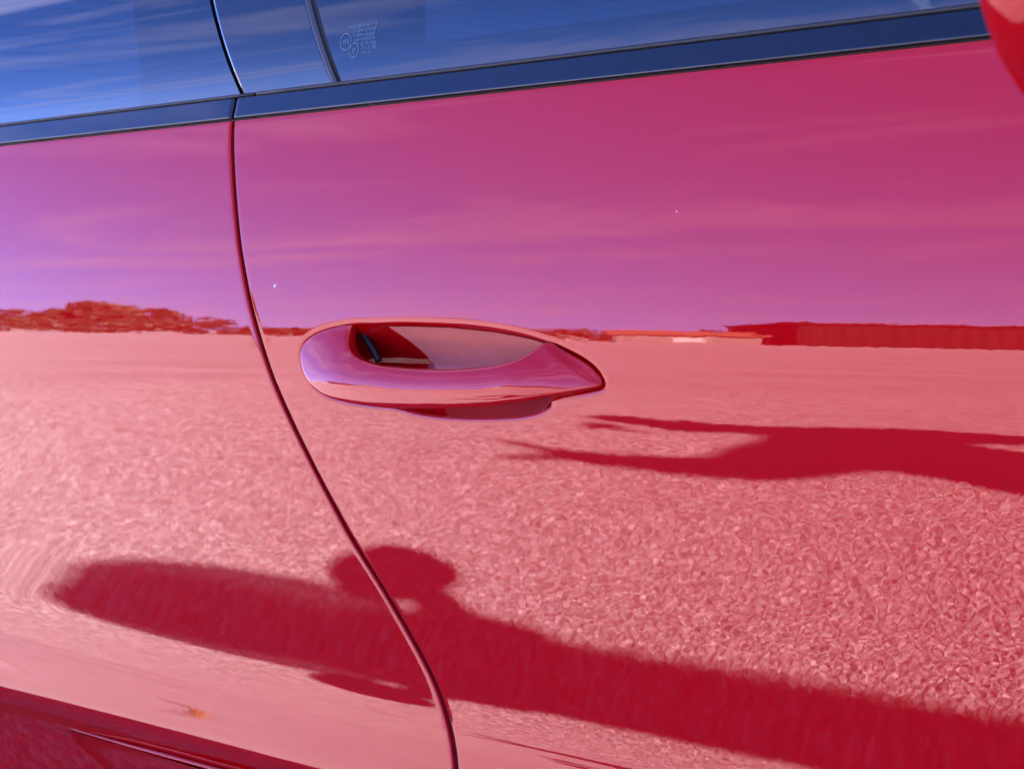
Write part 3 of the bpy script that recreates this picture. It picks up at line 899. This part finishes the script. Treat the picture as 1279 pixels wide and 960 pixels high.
# local x along the front, local -y away from the car
def ribbed(name, L, H, along, parent):
    m_ = MB(); n = int(L / 1.0)
    for k in range(n):
        a0 = k * L / n; w = L / n
        pr = [(0, 0), (0.35, 0), (0.42, 0.16), (0.58, 0.16), (0.65, 0), (1.0, 0)]
        for (u0, d0), (u1, d1) in zip(pr[:-1], pr[1:]):
            if along: v = [(a0+u0*w, d0, 0), (a0+u1*w, d1, 0), (a0+u1*w, d1, H), (a0+u0*w, d0, H)]
            else: v = [(-d0, -(a0+u0*w), 0), (-d1, -(a0+u1*w), 0), (-d1, -(a0+u1*w), H), (-d0, -(a0+u0*w), H)]
            m_.add(v, [(0, 1, 2, 3)])
    return m_.build(name, M['shed'], parent)
SH = 3.5
ribbed('wall', 62, SH, True, shed); ribbed('wall', 38, SH, False, shed)
mb = MB(); mb.box((31, -19, SH + 0.12), (63, 39, 0.24)); mb.box((62, -19, SH/2), (0.2, 38, SH)); mb.box((31, -38, SH/2), (62, 0.2, SH))
mb.build('roof', M['shed'], shed)

# low white building
hx, hy = polar(43.1, 118)
ho_ = empty('low_building', (hx, hy, 0), math.atan2(e1[1], e1[0]), label='low white building with terracotta roof left of the dark shed', category='building')
mb = MB(); mb.box((3.2, -3, 0.75), (8.6, 6, 1.5)); mb.build('wall', M['white'] if False else M['wallg'], ho_)
mb = MB(); mb.add([(-1.6, 0.5, 1.5), (8.0, 0.5, 1.5), (8.0, -3, 2.2), (-1.6, -3, 2.2), (-1.6, -6.5, 1.5), (8.0, -6.5, 1.5)], [(0, 1, 2, 3), (3, 2, 5, 4)]); mb.build('roof', M['tile'], ho_)
for k in range(3):
    d_ = MB(); d_.box((0.6 + 2.6*k, 0.05, 0.72), (1.9, 0.1, 0.95)); d_.build('garage_door', M['white'] if k == 1 else M['wallg'], ho_)

# white van
vx, vy = polar(45.1, 150)
van = empty('parked_van', (vx, vy, 0), math.atan2(e1[1], e1[0]), label='small white van parked in front of the hedge', category='van')
mb = MB()
prof = [(-1.9, 0.35), (1.9, 0.35), (2.0, 0.7), (1.9, 0.95), (1.2, 1.1), (0.75, 1.75), (-1.8, 1.8), (-1.95, 1.5)]
v = [(x, 0.8, z) for x, z in prof] + [(x, -0.8, z) for x, z in prof]; n = len(prof)
mb.add(v, [tuple(range(n))[::-1], tuple(range(n, 2*n))] + [(i, (i+1) % n, n + (i+1) % n, n + i) for i in range(n)])
mb.build('body', M['vanw'], van)
mb = MB(); mb.box((0.4, 0.81, 1.4), (0.8, 0.03, 0.42)); mb.box((-0.7, 0.81, 1.4), (0.9, 0.03, 0.42)); mb.build('window', M['gloss_black'], van)
for k, (x, y) in enumerate(((-1.25, 0.72), (1.25, 0.72), (-1.25, -0.72), (1.25, -0.72))):
    mb = MB(); mb.tube([(x, y - 0.1, 0.32), (x, y + 0.1, 0.32)], 0.32, 18); mb.build('wheel', M['tyre'], van)

# weeds in a crack of the lot
def weed(x, y, w, h, n, seed, label):
    r = np.random.default_rng(seed); V = []; Fq = []
    for i in range(n):
        a = r.uniform(0, 6.28); rr = w * r.uniform(0, 0.5); hh = h * r.uniform(0.4, 1); le = r.uniform(0.1, 0.4) * w
        bx, by = rr*math.cos(a), rr*math.sin(a); tx, ty = bx + le*math.cos(a), by + le*math.sin(a)
        px, py = -math.sin(a)*0.02, math.cos(a)*0.02
        k = len(V)
        V += [(bx-px, by-py, 0), (bx+px, by+py, 0), ((bx+tx)/2+px, (by+ty)/2+py, hh*0.8), ((bx+tx)/2-px, (by+ty)/2-py, hh*0.8), (tx, ty, hh)]
        Fq += [(k, k+1, k+2, k+3), (k+3, k+2, k+4)]
    o = mesh('weed_clump', V, Fq, M['weed'], None, False, label=label, category='weed')
    o.location = (x, y, 0)
weed(-21.85, -15.4, 0.17, 0.60, 90, 5, 'small dry weed clump growing alone on the lot')

# ------------------------------------------------------------------ the photographer (out of frame; the shadow is on the lot)
SD = Vector((-SUN.x, -SUN.y, 0)).normalized()      # the way shadows fall
PERP = Vector((-SD.y, SD.x, 0))
def skinmesh(name, joints, bones, root, m, parent, sub=2):
    me = bpy.data.meshes.new(name)
    names = list(joints)
    me.from_pydata([joints[k][0] for k in names], [(names.index(a), names.index(b)) for a, b in bones], [])
    o = bpy.data.objects.new(name, me)
    link(o, parent)
    me.materials.append(m)
    sk = o.modifiers.new('skin', 'SKIN'); sk.use_smooth_shade = True
    for i, k in enumerate(names):
        r = joints[k][1]
        me.skin_vertices[0].data[i].radius = r if hasattr(r, '__len__') else (r, r)
        me.skin_vertices[0].data[i].use_root = (k == root)
    sd = o.modifiers.new('sub', 'SUBSURF'); sd.levels = sub; sd.render_levels = sub
    return o
PX, PY = 1.07, -0.83
person = empty('person', (PX, PY, 0), math.atan2(PERP.y, PERP.x), label='person in a dark jacket, jeans and peaked cap leaning forward with one arm stretched out', category='person')
# local x = to one side as the sun sees it, local y = along the sun's direction
def J(x, z, r, y=0.0): return ((x, y, z), r)
body = {
 'pelvis': J(0.02, 0.92, (0.22, 0.15)), 'belly': J(0.03, 1.12, (0.21, 0.15)), 'chest': J(0.06, 1.36, (0.22, 0.14)), 'neck0': J(0.13, 1.54, 0.10), 'neck': J(0.04, 1.62, 0.065),
 'head0': J(-0.03, 1.68, (0.085, 0.08)), 'head1': J(-0.10, 1.715, (0.10, 0.085)), 'head2': J(-0.165, 1.715, (0.085, 0.072)),
 'shl': J(-0.15, 1.42, 0.095), 'ell': J(-0.37, 1.37, 0.060), 'wrl': J(-0.525, 1.49, 0.050),
 'shr': J(0.30, 1.53, 0.10), 'elr': J(0.44, 1.40, 0.055), 'wrr': J(0.50, 1.16, 0.038),
 'hipl': J(-0.07, 0.86, 0.105), 'knl': J(-0.09, 0.49, 0.065), 'anl': J(-0.11, 0.10, 0.045), 'tol': J(-0.24, 0.04, 0.04),
 'hipr': J(0.17, 0.86, 0.105), 'knr': J(0.18, 0.49, 0.065), 'anr': J(0.19, 0.10, 0.045), 'tor': J(0.06, 0.04, 0.04),
}
def hand(pre, wrist, c, d, u, w, spread):
    """palm, four fingers and a thumb as chains from the wrist joint; d along the hand, u the thumb side, w across the knuckles"""
    c = Vector(c); d = Vector(d).normalized(); u = Vector(u).normalized(); w = Vector(w).normalized()
    body[pre + 'palm'] = (tuple(c + d * 0.055), 0.042); out = [(wrist, pre + 'palm')]
    for k, ln_ in enumerate((0.075, 0.088, 0.092, 0.080)):
        off = (k - 1.5) * 0.021
        a = c + d * 0.095 + w * off; b = a + d * ln_ * 0.55 - u * spread; e = b + d * ln_ * 0.45 - u * spread
        for nm, p, r in (('a', a, 0.0115), ('b', b, 0.0105), ('c', e, 0.0085)): body[pre + str(k) + nm] = (tuple(p), r)
        out += [(pre + 'palm', pre + str(k) + 'a'), (pre + str(k) + 'a', pre + str(k) + 'b'), (pre + str(k) + 'b', pre + str(k) + 'c')]
    a = c + d * 0.05 + u * 0.040; b = a + d * 0.022 + u * 0.045; e = b + d * 0.018 + u * 0.038
    for nm, p, r in (('a', a, 0.018), ('b', b, 0.016), ('c', e, 0.012)): body[pre + 't' + nm] = (tuple(p), r)
    out += [(pre + 'palm', pre + 'ta'), (pre + 'ta', pre + 'tb'), (pre + 'tb', pre + 'tc')]
    return out
bones = [('pelvis', 'belly'), ('belly', 'chest'), ('chest', 'neck0'), ('neck0', 'neck'), ('neck', 'head0'), ('head0', 'head1'), ('head1', 'head2'),
   ('chest', 'shl'), ('shl', 'ell'), ('ell', 'wrl'), ('neck0', 'shr'), ('shr', 'elr'), ('elr', 'wrr'),
   ('pelvis', 'hipl'), ('hipl', 'knl'), ('knl', 'anl'), ('anl', 'tol'), ('pelvis', 'hipr'), ('hipr', 'knr'), ('knr', 'anr'), ('anr', 'tor')]
bones += hand('hl', 'wrl', body['wrl'][0], (-0.30, 0, 0.95), (-0.93, 0, -0.10), (0.25, 0.97, 0.05), 0.004)
bones += hand('hr', 'wrr', body['wrr'][0], (0.15, 0, -1), (-0.3, -0.9, 0), (0.9, -0.3, 0.1), -0.006)
M['body'] = leafm('skin_tone', (0.40, 0.23, 0.16), (0.46, 0.27, 0.19))
skinmesh('body', body, bones, 'pelvis', M['body'], person)
# jacket, trousers, shoes, hair and cap over the body
jk = {k: (body[k][0], tuple(v + 0.05 for v in body[k][1])) for k in ('pelvis', 'belly', 'chest')}
jk.update({k: (body[k][0], body[k][1] + 0.016) for k in ('shl', 'ell', 'shr', 'elr', 'neck0')})
for s_, e_, w_ in (('cl', 'ell', 'wrl'), ('cr', 'elr', 'wrr')):
    a = Vector(body[e_][0]); b = Vector(body[w_][0]); jk[s_] = (tuple(a.lerp(b, 0.85)), body[w_][1] + 0.012)
skinmesh('jacket', jk, [('pelvis', 'belly'), ('belly', 'chest'), ('chest', 'neck0'), ('chest', 'shl'), ('shl', 'ell'), ('ell', 'cl'), ('neck0', 'shr'), ('shr', 'elr'), ('elr', 'cr')], 'pelvis', M['cloth'], person)
tk = {k: (body[k][0], (body[k][1] if not hasattr(body[k][1], '__len__') else body[k][1][0]) + 0.016) for k in ('pelvis', 'hipl', 'knl', 'anl', 'hipr', 'knr', 'anr')}
skinmesh('trousers', tk, [('pelvis', 'hipl'), ('hipl', 'knl'), ('knl', 'anl'), ('pelvis', 'hipr'), ('hipr', 'knr'), ('knr', 'anr')], 'pelvis', M['jeans'], person)
for s_ in ('l', 'r'):
    a = body['an' + s_][0]; t_ = body['to' + s_][0]
    skinmesh('shoe', {'a': ((a[0] + 0.05, a[1], 0.05), 0.05), 'b': ((a[0], a[1], 0.055), 0.055), 'c': ((t_[0], t_[1], 0.045), 0.045)}, [('a', 'b'), ('b', 'c')], 'a', M['tyre'], person)
skinmesh('hair', {'a': ((0.0, 0, 1.70), 0.082), 'b': ((-0.05, 0, 1.745), 0.088)}, [('a', 'b')], 'a', M['hair'], person)
skinmesh('cap', {'a': ((-0.03, 0, 1.765), 0.098), 'b': ((-0.10, 0, 1.79), 0.098), 'c': ((-0.17, 0, 1.77), 0.085)}, [('a', 'b'), ('b', 'c')], 'a', M['cloth'], person)
mb = MB(); mb.add([(-0.20, -0.08, 1.765), (-0.20, 0.08, 1.765), (-0.27, 0.06, 1.74), (-0.29, 0.0, 1.73), (-0.27, -0.06, 1.74)] + [(-0.20, -0.08, 1.745), (-0.20, 0.08, 1.745), (-0.27, 0.06, 1.722), (-0.29, 0.0, 1.712), (-0.27, -0.06, 1.722)],
  [(0, 1, 2, 3, 4), (9, 8, 7, 6, 5)] + [(i, 5 + i, 5 + (i + 1) % 5, (i + 1) % 5) for i in range(5)]); mb.build('cap_peak', M['cloth'], person)
mb = MB(); mb.tube([(-0.235, 0, 1.705), (-0.262, 0, 1.678), (-0.235, 0, 1.666)], [0.010, 0.015, 0.008], 8); mb.build('nose', M['body'], person, smooth=True)
for y in (-0.032, 0.032):
    mb = MB(); mb.tube([(-0.225, y, 1.705), (-0.243, y, 1.702)], [0.012, 0.009], 10); mb.build('eye', M['gloss_black'], person, smooth=True)
mb = MB(); mb.tube([(-0.222, -0.025, 1.648), (-0.232, 0, 1.645), (-0.222, 0.025, 1.648)], 0.007, 6); mb.build('mouth', M['tile'], person, smooth=True)
